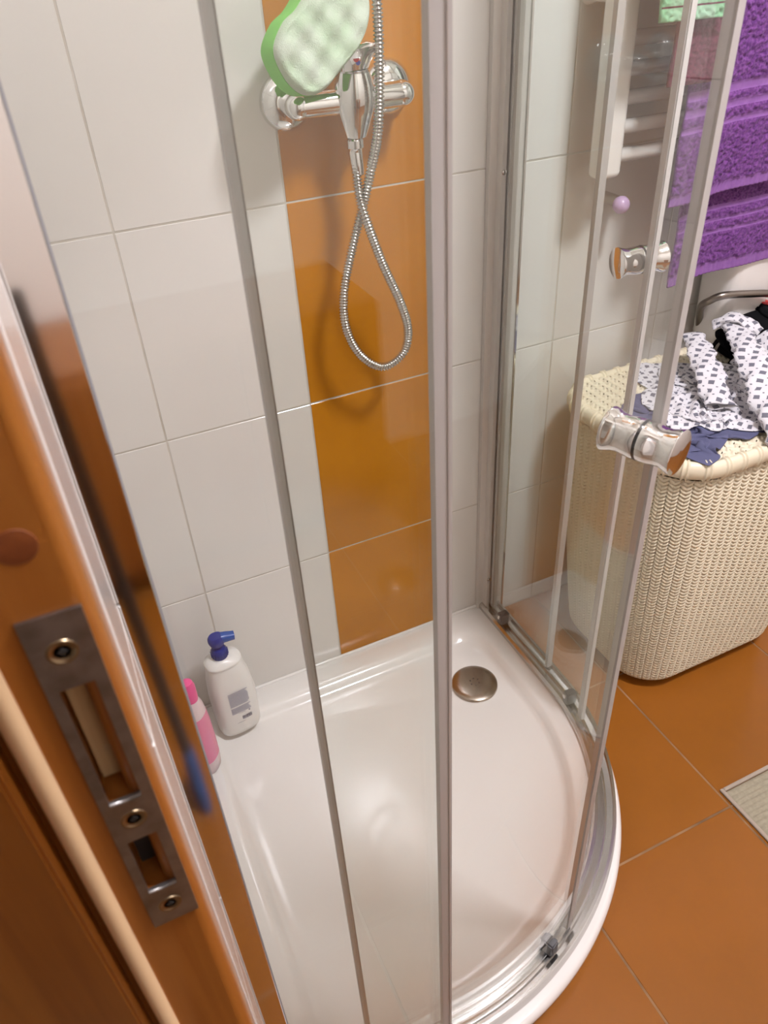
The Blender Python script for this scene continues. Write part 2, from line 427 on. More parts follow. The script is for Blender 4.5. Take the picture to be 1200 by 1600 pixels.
def strike_plate():
    root = empty('strike_plate', (-.136, JAMB_Y, 1.0), 'worn grey metal strike plate screwed to the pine door frame', 'strike plate')
    bm = bmesh.new()
    t = .0016; y1 = JAMB_Y - .0001; y0 = y1 - t
    hx0, hx1 = -.1432, -.1300
    segs = [(PLZ0, .942, 0), (.942, .984, 1), (.984, 1.014, 0), (1.014, 1.086, 1), (1.086, PLZ1, 0)]
    for a, b, hole in segs:
        if not hole: bm_box(bm, (PLX0, y0, a), (PLX1, y1, b))
        else: bm_box(bm, (PLX0, y0, a), (hx0, y1, b)); bm_box(bm, (hx1, y0, a), (PLX1, y1, b))
    bmesh.ops.remove_doubles(bm, verts=bm.verts, dist=1e-6)
    # inner coplanar walls between strips are removed so it is one plate
    bmesh.ops.delete(bm, geom=[f for f in bm.faces if abs(f.normal.z) > .9 and any(
        g is not f and (g.calc_center_median() - f.calc_center_median()).length < 1e-6 for g in bm.faces)], context='FACES_ONLY')
    at(root, bm_obj('plate', bm, M['steel']))
    for z in (1.1045, .999, .925):
        at(root, lathe('screw', [(.0058, .0000), (.0056, .0004), (.0048, .0005), (.0042, .0001), (.0020, -.0001), (.0003, -.0001)], (-.1365, y0, z), (0, -1, 0), M['screw'], n=24))
        at(root, lathe('screw_slot', [(.0020, .0001), (.0018, .0003), (.0003, .0003)], (-.1365, y0, z), (0, -1, 0), M['black_gap'], n=4, smooth=False))
    for z in (1.014, .942):
        at(root, tube('rolled_lip', [(hx0, y0 - .0004, z), ((hx0 + hx1) / 2, y0 - .001, z), (hx1, y0 - .0004, z)], .0011, M['steel'], n=8))
    at(root, box('latch_pocket', (hx0, y1 + .0135, 1.0142), (hx1, y1 + .0170, 1.0858), M['bare_wood']))
    at(root, box('bolt_pocket', (hx0, y1 + .0150, .9422), (hx1, y1 + .0172, .9838), M['black_gap']))
strike_plate()

# unseen stick shape added behind the camera for a dark streak in the profile
reflection_prop = empty('broom', (-.080, -1.38, 0), 'black-handled broom with a blue brush, seen mirrored in the polished profile', 'broom')
at(reflection_prop, tube('handle', [(-.104, -1.39, 1.0), (-.094, -1.385, .55), (-.080, -1.38, .13)], .010, M['black_gap'], n=16))
at(reflection_prop, loft('brush', [(0, .050, .012, 3, 0, 0), (.05, .042, .011, 3, 0, 0), (.06, .034, .012, 3, 0, 0), (.10, .024, .012, 2.6, 0, 0), (.135, .011, .011, 2, 0, 0)], Matrix.Translation((-.079, -1.38, .0005)) @ Matrix.Rotation(1.60, 4, 'Z'), M['broom_blue'], n=32))

# unseen cabinet added by the front wall to give reflections an amber tone
cab = empty('bathroom_cabinet', (.15, ROOM_F + .2, 0), 'low pine bathroom cabinet against the front wall behind the camera', 'cabinet')
at(cab, box('body', (-.1195, ROOM_F + .005, .06), (.60, ROOM_F + .34, .62), M['pine'], bevel=.003))
for k in range(2):
    d = at(cab, box('door', (-.115 + k * .358, ROOM_F + .34, .09), (.237 + k * .358, ROOM_F + .358, .60), M['pine'], bevel=.003))
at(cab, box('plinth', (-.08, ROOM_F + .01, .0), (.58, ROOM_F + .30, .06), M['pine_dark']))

# ------------------------------------------------------------------ shower tray
CX, CY, RT = .14, -.295, .50
def outline(inset, back_in, left_in, right_in, rc, n=160):
    """closed loop round the tray, sampled by angle about a fixed centre"""
    x0, x1, y1 = WL + left_in, CX + RT - right_in, -back_in
    R = RT - inset; Rx = x1 - CX; y0 = CY - R
    pts = []
    def arc(cx, cy, rx, ry, a0, a1, k):
        for i in range(k + 1):
            a = a0 + (a1 - a0) * i / k; pts.append((cx + rx * math.cos(a), cy + ry * math.sin(a)))
    arc(CX, CY, Rx, R, -PI / 2, 0, 60)
    arc(x1 - rc, y1 - rc, rc, rc, 0, PI / 2, 10)
    arc(x0 + rc, y1 - rc, rc, rc, PI / 2, PI, 10)
    arc(x0 + rc, y0 + rc, rc, rc, PI, 1.5 * PI, 10)
    P = np.array(pts); c = np.array([.24, -.37]); out = []
    A = P - c; B = np.roll(P, -1, 0) - c
    for k in range(n):
        a = 2 * PI * k / n; d = np.array([math.cos(a), math.sin(a)])
        best = 0
        den = d[0] * (B - A)[:, 1] - d[1] * (B - A)[:, 0]
        with np.errstate(divide='ignore', invalid='ignore'):
            t = (A[:, 0] * (B - A)[:, 1] - A[:, 1] * (B - A)[:, 0]) / den
            u = (A[:, 0] * d[1] - A[:, 1] * d[0]) / den
        ok = (np.abs(den) > 1e-12) & (t > 0) & (u >= -1e-6) & (u <= 1 + 1e-6)
        best = t[ok].max(); out.append(c + d * best)
    return np.array(out)

tray = empty('shower_tray', (.24, -.37, 0), 'white quadrant acrylic shower tray on the orange floor', 'shower tray')
DR = np.array([.479, -.190])
def tray_mesh():
    n = 200; L = []
    def add(inset, b, l, r, rc, z): L.append(np.c_[outline(inset, b, l, r, rc, n), np.full(n, z)])
    add(.006, .001, .001, .006, .004, .0005)
    add(.004, .001, .001, .004, .004, .020)
    add(.002, .001, .001, .002, .004, .024)
    add(.000, .001, .001, .000, .004, .030)
    add(.001, .001, .001, .001, .004, .036)
    add(.005, .002, .002, .005, .006, .0405)
    add(.010, .004, .004, .010, .008, .042)
    add(.070, .050, .040, .070, .030, .042)
    add(.078, .058, .048, .078, .040, .0415)
    add(.083, .064, .054, .083, .050, .039)
    add(.090, .072, .062, .090, .060, .031)
    add(.094, .077, .067, .094, .065, .027)
    add(.102, .085, .075, .102, .070, .0245)
    add(.120, .10, .095, .120, .08, .0235)
    last = L[-1][:, :2]
    for t in (.15, .3, .45, .6, .75, .88, .96):
        p = last * (1 - t) + DR * t; L.append(np.c_[p, np.full(n, .0235 - .006 * t)])
    L.append(np.c_[np.tile(DR, (n, 1)) + .002 * (last - DR) / np.linalg.norm(last - DR, axis=1)[:, None], np.full(n, .017)])
    V = np.concatenate(L); F = [tuple(f) for f in grid_faces(len(L), n, cv=True)]
    F.append(tuple((len(L) - 1) * n + k for k in range(n)))
    o = mesh_obj('tray_basin', V, F, M['acrylic'], smooth=True); sharpen(o, 50); return o
at(tray, tray_mesh())
# drain cover
drain = at(tray, lathe('drain_cover', [(.049, -.004), (.050, -.001), (.0495, .0012), (.047, .0032), (.033, .0052), (.015, .0062), (.002, .0064)], (DR[0], DR[1], .0215), (0, 0, 1), M['steel_drain'], n=48))
for k in range(6):
    a = k * PI / 3 + .3
    h = lathe('drain_hole', [(.0019, -.001), (.0019, .0004), (.0010, .0005), (.0002, .0005)], (DR[0] + .0095 * math.cos(a), DR[1] + .0095 * math.sin(a), .0277), (0, 0, 1), M['black_gap'], n=10, smooth=False)
    h.parent = drain; h.matrix_parent_inverse = drain.matrix_parent_inverse.inverted() if False else Matrix.Identity(4)
# sealant bead along the wall
at(tray, tube('silicone_bead', [(WL + .004, -.003, .043), (.2, -.003, .043), (.638, -.003, .043)], .0035, M['acrylic'], n=10))

# ------------------------------------------------------------------ shower enclosure
RY, RXX = .455, .472
S1 = CX - WL; AR = (RY + RXX) / 2; S2 = S1 + AR * PI / 2; S3 = S2 - CY
def path(s, off=0.0):
    ry, rx = RY + off, RXX + off
    if s <= S1: return Vector((WL + s, CY - ry, 0)), Vector((0, -1, 0)), Vector((1, 0, 0))
    if s >= S2: return Vector((CX + rx, CY + (s - S2), 0)), Vector((1, 0, 0)), Vector((0, 1, 0))
    a = (s - S1) / AR
    return Vector((CX + rx * math.sin(a), CY - ry * math.cos(a), 0)), Vector((math.sin(a), -math.cos(a), 0)), Vector((math.cos(a), math.sin(a), 0))
def s_of_ratio(r, lo, hi, off=0):
    best = None
    for k in range(2001):
        s = lo + (hi - lo) * k / 2000; p = path(s, off)[0]; v = (p.x + .10358) / (p.y + 1.14208)
        if best is None or abs(v - r) < best[0]: best = (abs(v - r), s)
    return best[1]
def s_samples(a, b):
    n = max(2, int((b - a) / .012)); return [a + (b - a) * k / n for k in range(n + 1)]

encl = empty('shower_enclosure', (.14, -.295, .042), 'curved clear glass shower enclosure with two sliding doors', 'shower enclosure')
def sweep(name, sec, a, b, m, parent, smooth=True, ang=30):
    """sec: closed list of (off, z)"""
    ss = s_samples(a, b); k = len(sec); V = []
    for s in ss:
        for off, z in sec:
            p = path(s, off)[0]; V.append((p.x, p.y, z))
    F = [tuple(f) for f in grid_faces(len(ss), k, cv=True)]
    F.append(tuple(range(k))); F.append(tuple((len(ss) - 1) * k + i for i in range(k))[::-1])
    o = mesh_obj(name, V, F, m, smooth=smooth); sharpen(o, ang); return at(parent, o)
def vbar(name, s, sec, z0, z1, m, parent, off=0, bev=0):
    """vertical extrusion; sec in (tangential, outward) metres"""
    p, n, t = path(s, off)
    return jamb_poly(name, [tuple((p + t * a + n * b)[:2]) for a, b in sec], z0, z1, m, parent, bev)
def rect(a0, a1, b0, b1): return [(a0, b0), (a1, b0), (a1, b1), (a0, b1)]

E0, E1 = .004, S3 - .002
TOPZ = 1.92
for nm, z0, flip in (('bottom_rail', .0425, 1), ('top_rail', TOPZ, 1)):
    sec = [(-.018, 0), (.024, 0), (.024, .006), (.021, .012), (.021, .024), (.0165, .024), (.0165, .012), (.006, .010), (.006, .014), (.003, .014), (.003, .008), (-.008, .007), (-.009, .016), (-.014, .016), (-.018, .010)]
    if nm == 'top_rail': sec = [(o_, .03 - z_) for o_, z_ in sec]
    sweep(nm, [(o_, z0 + z_) for o_, z_ in sec], E0, E1, M['alu'], encl)

# door and pane extents along the path
sLt = s_of_ratio(.245, 0, .25); sLl = s_of_ratio(1.022, .30, .60); sFl = s_of_ratio(.541, 0, .30, .014)
sRl = s_of_ratio(.937, .75, 1.2); sRt = sRl + (sLl - sLt); sFr = s_of_ratio(.815, .9, 1.2, .014)
print('doors', sLt, sLl, sFl, sRl, sRt, sFr, S3)
GZ0, GZ1 = .060, TOPZ + .01
def pane(name, a, b, off, parent, z0=GZ0, z1=GZ1):
    return sweep(name, [(off - .003, z0), (off + .003, z0), (off + .003, z1), (off - .003, z1)], a, b, M['glass'], parent, ang=30)
def glass_rim(name, s, off, parent, z0=GZ0, z1=GZ1):
    return vbar(name, s, rect(-.0006, .0006, -.003, .003), z0, z1, M['glass_edge'], parent, off)
# fixed panes
pane('fixed_pane', .018, sFl, .014, encl)
pane('fixed_pane', sFr, S3 - .022, .014, encl)
vbar('pane_seal', sFl, [(-.0095, .0035), (.003, .0035), (.003, -.007), (-.004, -.008), (-.004, -.004), (-.0095, -.004)], GZ0, GZ1, M['seal'], encl, .014)
vbar('seal_core', sFl, rect(-.0005, .0005, .0035, .0043), GZ0, GZ1, M['seal_dark'], encl, .014)
vbar('pane_seal', sFr, [(.010, .0035), (-.004, .0035), (-.004, -.008), (.005, -.008), (.005, -.004), (.010, -.004)], GZ0, GZ1, M['seal'], encl, .014)
# wall profiles: left (polished) and right
def wall_prof():
    # left: bright half-round fronted channel against the left wall
    p0 = path(0, 0)[0]; y = p0.y
    pts = [(WL, y + .012), (WL + .020, y + .012), (WL + .0215, y - .0232), (WL + .0209, y - .0239), (WL + .0012, y - .0245), (WL, y - .0235)]
    jamb_poly('wall_profile', pts, .043, 1.95, M['chrome'], encl)
    jamb_poly('profile_edge', [(WL + .0217, y - .0225), (WL + .0217, y + .010), (WL + .0228, y + .010), (WL + .0228, y - .0225)], .043, 1.95, M['edge_grey'], encl)
    pr = path(S3, 0)[0]; x = pr.x
    pts = [(x - .022, -.001), (x - .022, -.012), (x - .010, -.014), (x - .010, -.030), (x - .002, -.030), (x - .002, -.016), (x + .006, -.016), (x + .006, -.034), (x + .026, -.034), (x + .026, -.001)]
    w_ = jamb_poly('wall_profile', pts, .043, 1.95, M['alu_satin'], encl)
    pts = [(x + .0262, -.001), (x + .0262, -.036), (x + .031, -.036), (x + .034, -.030), (x + .034, -.001)]
    jamb_poly('profile_cover', pts, .043, 1.95, M['chrome'], encl, .0012)
    for z in (.14, 1.0, 1.75):
        s_ = lathe('profile_screw', [(.0042, 0), (.004, .0012), (.002, .0018), (.0004, .0018)], (x - .006, -.0300, z), (0, -1, 0), M['chrome_dull'], n=14)
        at(encl, s_)
wall_prof()

def knob(parent, s, z):
    p, n, t = path(s, 0)
    o = Vector((p.x, p.y, z))
    for sgn in (1, -1):
        prof = [(.0178, .0012), (.0182, .003), (.0178, .010), (.0168, .017), (.0172, .0225), (.0192, .0285), (.0201, .0312), (.0201, .0325), (.0192, .0332), (.002, .0332)]
        at(parent, lathe('knob', prof, tuple(o), tuple(n * sgn), M['chrome'], n=48))
    at(parent, lathe('knob_washer', [(.0172, -.0014), (.0181, -.0013), (.0181, .0013), (.0172, .0014)], tuple(o), tuple(n), M['black_gap'], n=40))
def roller(parent, s, z):
    p, n, t = path(s, -.004)
    T = Matrix((( t.x, -n.x, 0, p.x), (t.y, -n.y, 0, p.y), (0, 0, 1, z), (0, 0, 0, 1)))
    bm = bmesh.new(); bm_box(bm, (-.0085, -.0125, -.008), (.0085, .010, .022))
    bmesh.ops.bevel(bm, geom=list(bm.edges), offset=.0025, segments=3, affect='EDGES'); bmesh.ops.transform(bm, matrix=T, verts=bm.verts)
    r = at(parent, bm_obj('roller', bm, M['dark_plastic'], smooth=True)); sharpen(r, 50)
    b = lathe('roller_button', [(.0052, 0), (.005, .002), (.003, .003), (.0004, .003)], tuple(T @ Vector((0, .011, .014))), tuple(-n), M['chrome_dull'], n=16)
    b.parent = r; b.matrix_parent_inverse = Matrix.Identity(4)

def sliding_door(label_seal, a, b, lead):
    """a..b extent on the path, lead is the end with the handle"""
    root = encl
    sg = 1 if lead == b else -1
    pane('sliding_door', a, b, 0, root, z0=.066)
    vbar('leading_seal', lead, [(-.007 * sg, .0042), (.006 * sg, .0042), (.007 * sg, 0), (.006 * sg, -.0045), (-.007 * sg, -.0045)], .064, GZ1, M['seal'], root)
    vbar('seal_core', lead, rect(min(.0062 * sg, .0078 * sg), max(.0062 * sg, .0078 * sg), -.003, .003), .064, GZ1, M['seal_white'], root)
    tr = a if lead == b else b
    vbar('trailing_seal', tr, rect(min(-.0025 * sg, .0032 * sg), max(-.0025 * sg, .0032 * sg), -.0022, .0022), .064, GZ1, M['seal'], root)
    vbar('seal_core', tr, rect(min(.0034 * sg, .0038 * sg), max(.0034 * sg, .0038 * sg), -.0022, .0026), .064, GZ1, M['seal_dark'], root)
    knob(root, lead - sg * .028, .9535)
    for ds in (.046, .30):
        roller(root, lead - sg * ds, .066)
sliding_door('L', sLt, sLl, sLl)
sliding_door('R', sRl, sRt, sRl)

# ------------------------------------------------------------------ mixer and hose
mixer = empty('shower_mixer', (.343, 0, 1.135), 'chrome wall shower mixer under the green sponge on the orange tiles', 'tap')
MZ = 1.134
for x, dz in ((.266, 0.0), (.420, .003)):
    at(mixer, lathe('flange', [(.0370, 0), (.0368, .004), (.034, .010), (.027, .016), (.020, .019), (.0175, .020)], (x, 0, MZ + dz), (0, -1, 0), M['chrome'], n=40))
    at(mixer, lathe('inlet_elbow', [(.0150, .010), (.0160, .030), (.0168, .048), (.0166, .056), (.0140, .063), (.009, .0675), (.002, .0690)], (x, 0, MZ), (0, -1, 0), M['chrome'], n=32))
at(mixer, tube('crossbar', catmull([(.262, -.052, MZ), (.30, -.053, MZ), (.345, -.054, MZ), (.39, -.053, MZ), (.424, -.052, MZ)], 6), [.0165] * 25, M['chrome'], n=28))
at(mixer, lathe('valve_body', [(.0125, -.046), (.0165, -.044), (.0215, -.030), (.0270, -.010), (.0284, .004), (.0265, .020), (.0230, .032), (.0215, .036)], (.345, -.060, MZ), (0, -.10, 1), M['chrome'], n=40))
at(mixer, lathe('cartridge_ring', [(.0205, .036), (.0205, .0385), (.0195, .0395)], (.345, -.060, MZ), (0, -.10, 1), M['chrome_dull'], n=36))
def lever():
    # flared cap rising forward into a short lever
    V = []; n = 36; rings = [(.0205, .0385, 0, 1), (.0212, .043, 0, 1), (.0230, .052, .002, 1.02), (.0255, .060, .004, 1.05), (.0262, .0635, .006, 1.06), (.0240, .0660, .007, 1.05), (.012, .0672, .008, 1), (.002, .0675, .008, 1)]
    for r, h, fwd, st in rings:
        for k in range(n):
            a = 2 * PI * k / n; x = r * math.cos(a); y = r * math.sin(a) * st
            tip = max(0, math.cos(a - (-.9))) ** 6 * (h - .0395) / .036
            V.append((.345 + x + tip * .008, -.060 - fwd - .10 * h + y - tip * .012, MZ + h + tip * .004 - .10 * max(0, -x)))
    F = [tuple(f) for f in grid_faces(len(rings), n, cv=True)] + [tuple((len(rings) - 1) * n + k for k in range(n))]
    o = mesh_obj('lever_cap', V, F, M['chrome'], smooth=True); sharpen(o, 60); at(mixer, o)
    d = lathe('hot_cold_dot', [(.0042, 0), (.0040, .0008), (.0005, .0010)], (.3390, -.0895, MZ + .052), (-.28, -1, -.15), mat('red_dot', (.5, .02, .02), .3), n=16, smooth=False)
    d.parent = o; d.matrix_parent_inverse = Matrix.Identity(4)
    d2 = lathe('hot_cold_dot', [(.0030, 0), (.0028, .0008), (.0005, .0010)], (.3415, -.0885, MZ + .047), (-.28, -1, -.15), mat('blue_dot', (.02, .05, .3), .3), n=16, smooth=False)
    d2.parent = o; d2.matrix_parent_inverse = Matrix.Identity(4)
lever()
at(mixer, lathe('outlet_nut', [(.0105, 0), (.0125, -.002), (.0125, -.012), (.0108, -.014), (.0098, -.020)], (.3415, -.060, MZ - .046), (0, 0, 1), M['chrome'], n=24))

hose = empty('shower_hose', (.34, -.06, 1.07), 'ribbed metal shower hose looped below the mixer', 'hose')
HP = [(.3405, -.060, 1.068), (.3385, -.066, 1.040), (.337, -.075, 1.012), (.340, -.086, .985), (.361, -.088, .918), (.390, -.083, .850), (.405, -.077, .797), (.396, -.073, .757), (.360, -.070, .7405),
      (.323, -.068, .770), (.303, -.066, .820), (.304, -.066, .875), (.322, -.068, .940), (.344, -.070, 1.001), (.357, -.078, 1.052), (.3625, -.094, 1.102), (.366, -.100, 1.177), (.368, -.098, 1.247), (.369, -.085, 1.35), (.368, -.07, 1.55), (.366, -.06, 1.75)]
hp = resample(catmull(HP, 12), .0011)
ph = np.arange(len(hp)) * .0011 / .0046
at(hose, tube('ribbed_tube', hp, .0062 + .0012 * np.clip(np.sin(2 * PI * ph) * 2.2, -1, 1), M['hose'], n=12))
at(hose, lathe('hose_ferrule', [(.0098, 0), (.0102, -.004), (.0092, -.026), (.0080, -.032)], (.3408, -.060, MZ - .062), (-.05, .10, 1), M['chrome'], n=24))

# shower rail above the frame that carries the hose
rail = empty('hand_shower', (.366, -.06, 1.75), 'chrome hand shower hooked on the wall above the mixer', 'shower')
at(rail, lathe('handle', [(.009, -.02), (.012, .03), (.013, .12), (.015, .18), (.012, .2)], (.366, -.06, 1.76), (0, -.35, 1), M['chrome'], n=24))
at(rail, lathe('spray_plate', [(.012, 0), (.04, .015), (.045, .022), (.043, .03), (.003, .031)], (.366, -.115, 1.945), (0, -1, -.5), M['chrome'], n=32))
at(rail, box('wall_hook', (.350, -.05, 1.78), (.382, 0, 1.82), M['chrome'], bevel=.004))

# ------------------------------------------------------------------ sponge
def sponge():
    root = empty('bath_sponge', (.29, -.08, 1.20), 'green bath sponge with a white scrubbing side resting on the mixer', 'sponge')
    out = np.array([(.2155, 1.206), (.224, 1.178), (.240, 1.160), (.258, 1.1535), (.278, 1.158), (.296, 1.170), (.312, 1.182), (.332, 1.197), (.348, 1.216), (.356, 1.236), (.3555, 1.257), (.342, 1.276), (.318, 1.286), (.292, 1.280), (.270, 1.262), (.252, 1.245), (.232, 1.232)])
    c = np.array([.287, 1.216]); out = out - c
    P = np.array(catmull([(a, 0, b) for a, b in np.vstack([out[-1:], out, out[:2]])], 6))[6:-7][:, [0, 2]]
    n = len(P)
    u = Vector((.90, -.10, .0)); u.normalize(); nn = Vector((.20, -1, .10)).normalized(); u = (u - nn * u.dot(nn)).normalized(); v = nn.cross(u) * -1
    if v.z < 0: v = -v
    o0 = Vector((.292, -.110, 1.216))
    def ring(scale, h, inset): 
        L = []
        for a, b in P:
            r = math.hypot(a, b); k = scale * (1 - inset / r)
            L.append(o0 + u * (a * k) + v * (b * k) + nn * h)
        return L
    def build(nm, rings, m, bumpy=False):
        V = []
        for sc, h, ins in rings:
            for p in ring(sc, h, ins):
                if bumpy and sc < .97:
                    q = p - o0; a, b = q.dot(u), q.dot(v)
                    p = p + nn * (.0030 * math.sin(a / .021 * PI) * math.sin(b / .021 * PI) * min(1, (1 - sc) * 8) + random.uniform(-.0003, .0003))
                V.append(p)
        F = [tuple(f) for f in grid_faces(len(rings), n, cv=True)] + [tuple(range(n)), tuple((len(rings) - 1) * n + k for k in range(n))]
        o = mesh_obj(nm, V, F, m, smooth=True); sharpen(o, 70); return at(root, o)
    build('foam', [(1, -.046, .010), (1, -.044, .003), (1, -.038, 0), (1, -.020, .0), (1, -.008, .0)], M['foam_green'])
    build('scrub_layer', [(1, -.0078, .0005), (1, -.002, .001), (1, .003, .004), (.96, .0048, .004)] + [(s_, .005, .003) for s_ in np.linspace(.93, .03, 26)], M['foam_white'], True)
sponge()

# ------------------------------------------------------------------ bottles
def pump_bottle():
    root = empty('pump_bottle', (-.004, -.076, .042), 'white soap bottle with a dark blue pump in the tray corner', 'bottle')
    T = Matrix.Translation((-.004, -.076, .0423)) @ Matrix.Rotation(.10, 4, 'Z') @ Matrix.Diagonal((1.04, 1.04, 1.16, 1))
    at(root, loft('bottle_body', [(0, .034, .022, 3.0, 0, 0), (.003, .038, .026, 3.0, 0, 0), (.012, .0405, .0285, 3.2, 0, 0), (.05, .0425, .0300, 3.2, 0, 0), (.09, .0425, .0295, 3.2, 0, 0), (.125, .0395, .0275, 3.0, -.001, 0),
        (.150, .0345, .0250, 2.8, -.002, 0), (.160, .0320, .0240, 2.6, -.003, 0), (.1605, .0335, .0255, 2.6, -.003, 0), (.163, .0340, .026, 2.6, -.003, 0), (.166, .0325, .0245, 2.6, -.003, 0), (.171, .022, .018, 2.2, -.004, 0), (.174, .0135, .0135, 2, -.005, 0)], T, M['bottle_white'], n=56))
    cap = at(root, lathe('pump_collar', [(.0145, 0), (.0155, .003), (.0150, .016), (.0125, .021), (.0065, .023), (.0062, .030)], tuple(T @ Vector((-.005, 0, .1735))), (0, 0, 1), M['pump_blue'], n=28))
    for k in range(20):
        a = 2 * PI * k / 20; c = T @ Vector((-.005 + .0153 * math.cos(a), .0153 * math.sin(a), .181))
        r = box('collar_ridge', (c.x - .0006, c.y - .0006, c.z - .006), (c.x + .0006, c.y + .0006, c.z + .006), M['pump_blue'])
        r.parent = cap; r.matrix_parent_inverse = Matrix.Identity(4)
    T2 = T @ Matrix.Translation((-.005, 0, .200))
    at(root, loft('pump_head', [(0, .008, .008, 2, 0, 0), (.001, .013, .012, 2, 0, 0), (.008, .0155, .013, 2.2, 0, 0), (.014, .015, .0125, 2.2, 0, 0), (.018, .012, .010, 2.2, 0, 0), (.019, .004, .004, 2, 0, 0)], T2, M['pump_blue'], n=32))
    N = T2 @ Matrix.Rotation(-.15, 4, 'Z') @ Matrix.Translation((.008, 0, .011)) @ Matrix.Rotation(PI / 2 + .12, 4, 'Y')
    at(root, loft('nozzle', [(0, .0085, .0095, 2.6, 0, 0), (.010, .0080, .0090, 2.6, 0, 0), (.017, .0070, .0082, 2.6, 0, 0), (.024, .0066, .0078, 2.6, 0, 0)], N, M['pump_blue2'], n=24))
    # printing on the flat face
    def decal(nm, x0, x1, z0, z1, m):
        V = []; n = 6
        for i in range(n + 1):
            x = x0 + (x1 - x0) * i / n
            y = -.0302 * (max(0, 1 - (abs(x) / .0425) ** 3.2)) ** (1 / 3.2) - .0004
            for z in (z0, z1): V.append(T @ Vector((x, y, z)))
        return mesh_obj(nm, V, grid_faces(n + 1, 2), m)
    bl = []
    lab = empty_mesh = None
    def join(nm, objs, m):
        bm = bmesh.new()
        for o in objs: bm.from_mesh(o.data); bpy.data.objects.remove(o)
        return at(root, bm_obj(nm, bm, m))
    L = []
    for k in range(17):
        z = .108 - k * .0030; 
        if k in (11,): continue
        L.append(decal('t', -.016, .022 - random.uniform(0, .005) if k % 4 else .022, z - .0022, z, M['print_grey']))
    join('text_block', L, M['print_grey'])
    L = []; x = .002
    for wd in (1, .6, 1.2, .5, .9, .6, 1.4, .6, .8, 1.2, .5, 1.1, .7):
        L.append(decal('b', x, x + wd * .0009, .038, .047, M['print_dark'])); x += wd * .0009 + .0007
    L.append(decal('b', .016, .0190, .0535, .0560, M['print_dark'])); L.append(decal('b', -.010, .006, .0335, .0341, M['print_dark']))
    L.append(decal('b', -.004, .010, .0555, .0560, M['print_dark']))
    join('barcode', L, M['print_dark'])
pump_bottle()

def pink_bottle():
    root = empty('lotion_bottle', (-.082, -.150, .042), 'clear bottle of pink lotion with magenta cap at the left edge', 'bottle')
    T = Matrix.Translation((-.0835, -.150, .0423)) @ Matrix.Rotation(.9, 4, 'Z') @ Matrix.Diagonal((1, 1, 1.08, 1))
    at(root, loft('base', [(0, .018, .015, 2.5, 0, 0), (.004, .022, .018, 2.5, 0, 0), (.022, .024, .0195, 2.5, 0, 0), (.034, .0245, .020, 2.5, 0, 0)], T, M['pink_pale'], n=40))
    at(root, loft('bottle_body', [(.0342, .0242, .0198, 2.5, 0, 0), (.07, .0245, .020, 2.5, 0, 0), (.12, .0235, .019, 2.5, 0, 0), (.145, .0215, .0175, 2.4, 0, 0)], T, M['pink'], n=40))
    at(root, loft('shoulder', [(.1452, .0212, .0172, 2.4, 0, 0), (.165, .0185, .0155, 2.3, 0, 0), (.180, .0135, .0125, 2, 0, 0)], T, M['pink_pale'], n=40))
    at(root, loft('cap', [(.1802, .0125, .012, 2, 0, 0), (.19, .0135, .013, 2, 0, 0), (.212, .0135, .013, 2, 0, 0), (.222, .010, .010, 2, 0, 0), (.225, .004, .004, 2, 0, 0)], T, M['pink_cap'], n=32))
pink_bottle()

# ------------------------------------------------------------------ towel radiator
rad = empty('towel_radiator', (1.02, -.06, 1.35), 'white ladder towel radiator on the back wall behind the towels', 'radiator')
RL, RR = .765, 1.245
for x in (RL, RR):
    at(rad, box('upright', (x - .0235, -.095, .978), (x + .0235, -.062, 1.75), M['radiator'], bevel=.0105, seg=4, smooth=True))
zs = [.998 + .0405 * k for k in range(5)] + [1.245 + .0405 * k for k in range(5)] + [1.50 + .0405 * k for k in range(5)]
zs = [1.009, 1.051, 1.092, 1.131, 1.171] + [1.27 + .0405 * k for k in range(5)] + [1.54 + .0405 * k for k in range(5)]
for z in zs:
    at(rad, tube('rung', [(RL + .01, -.080, z), (1.0, -.080, z), (RR - .01, -.080, z)], .0110, M['radiator'], n=20))
for x, z in ((RL, 1.225), (RR, 1.225), (RL, 1.68), (RR, 1.68)):
    at(rad, lathe('wall_bracket', [(.014, 0), (.012, .01), (.009, .02), (.009, .068)], (x, 0, z), (0, -1, 0), M['radiator'], n=20))
valve = empty('radiator_valve', (.80, -.05, .93), 'small valve with a lilac ball cap below the towel radiator', 'valve')
at(valve, lathe('valve_stem', [(.010, 0), (.010, .03), (.008, .045)], (.835, 0, .922), (0, -1, 0), M['chrome_dull'], n=20))
at(valve, lathe('ball_cap', [(.002, -.0145), (.009, -.0115), (.0135, -.006), (.0145, 0), (.0135, .006), (.009, .0115), (.002, .0145)], (.826, -.058, .922), (1, 0, 0), M['lilac'], n=24))

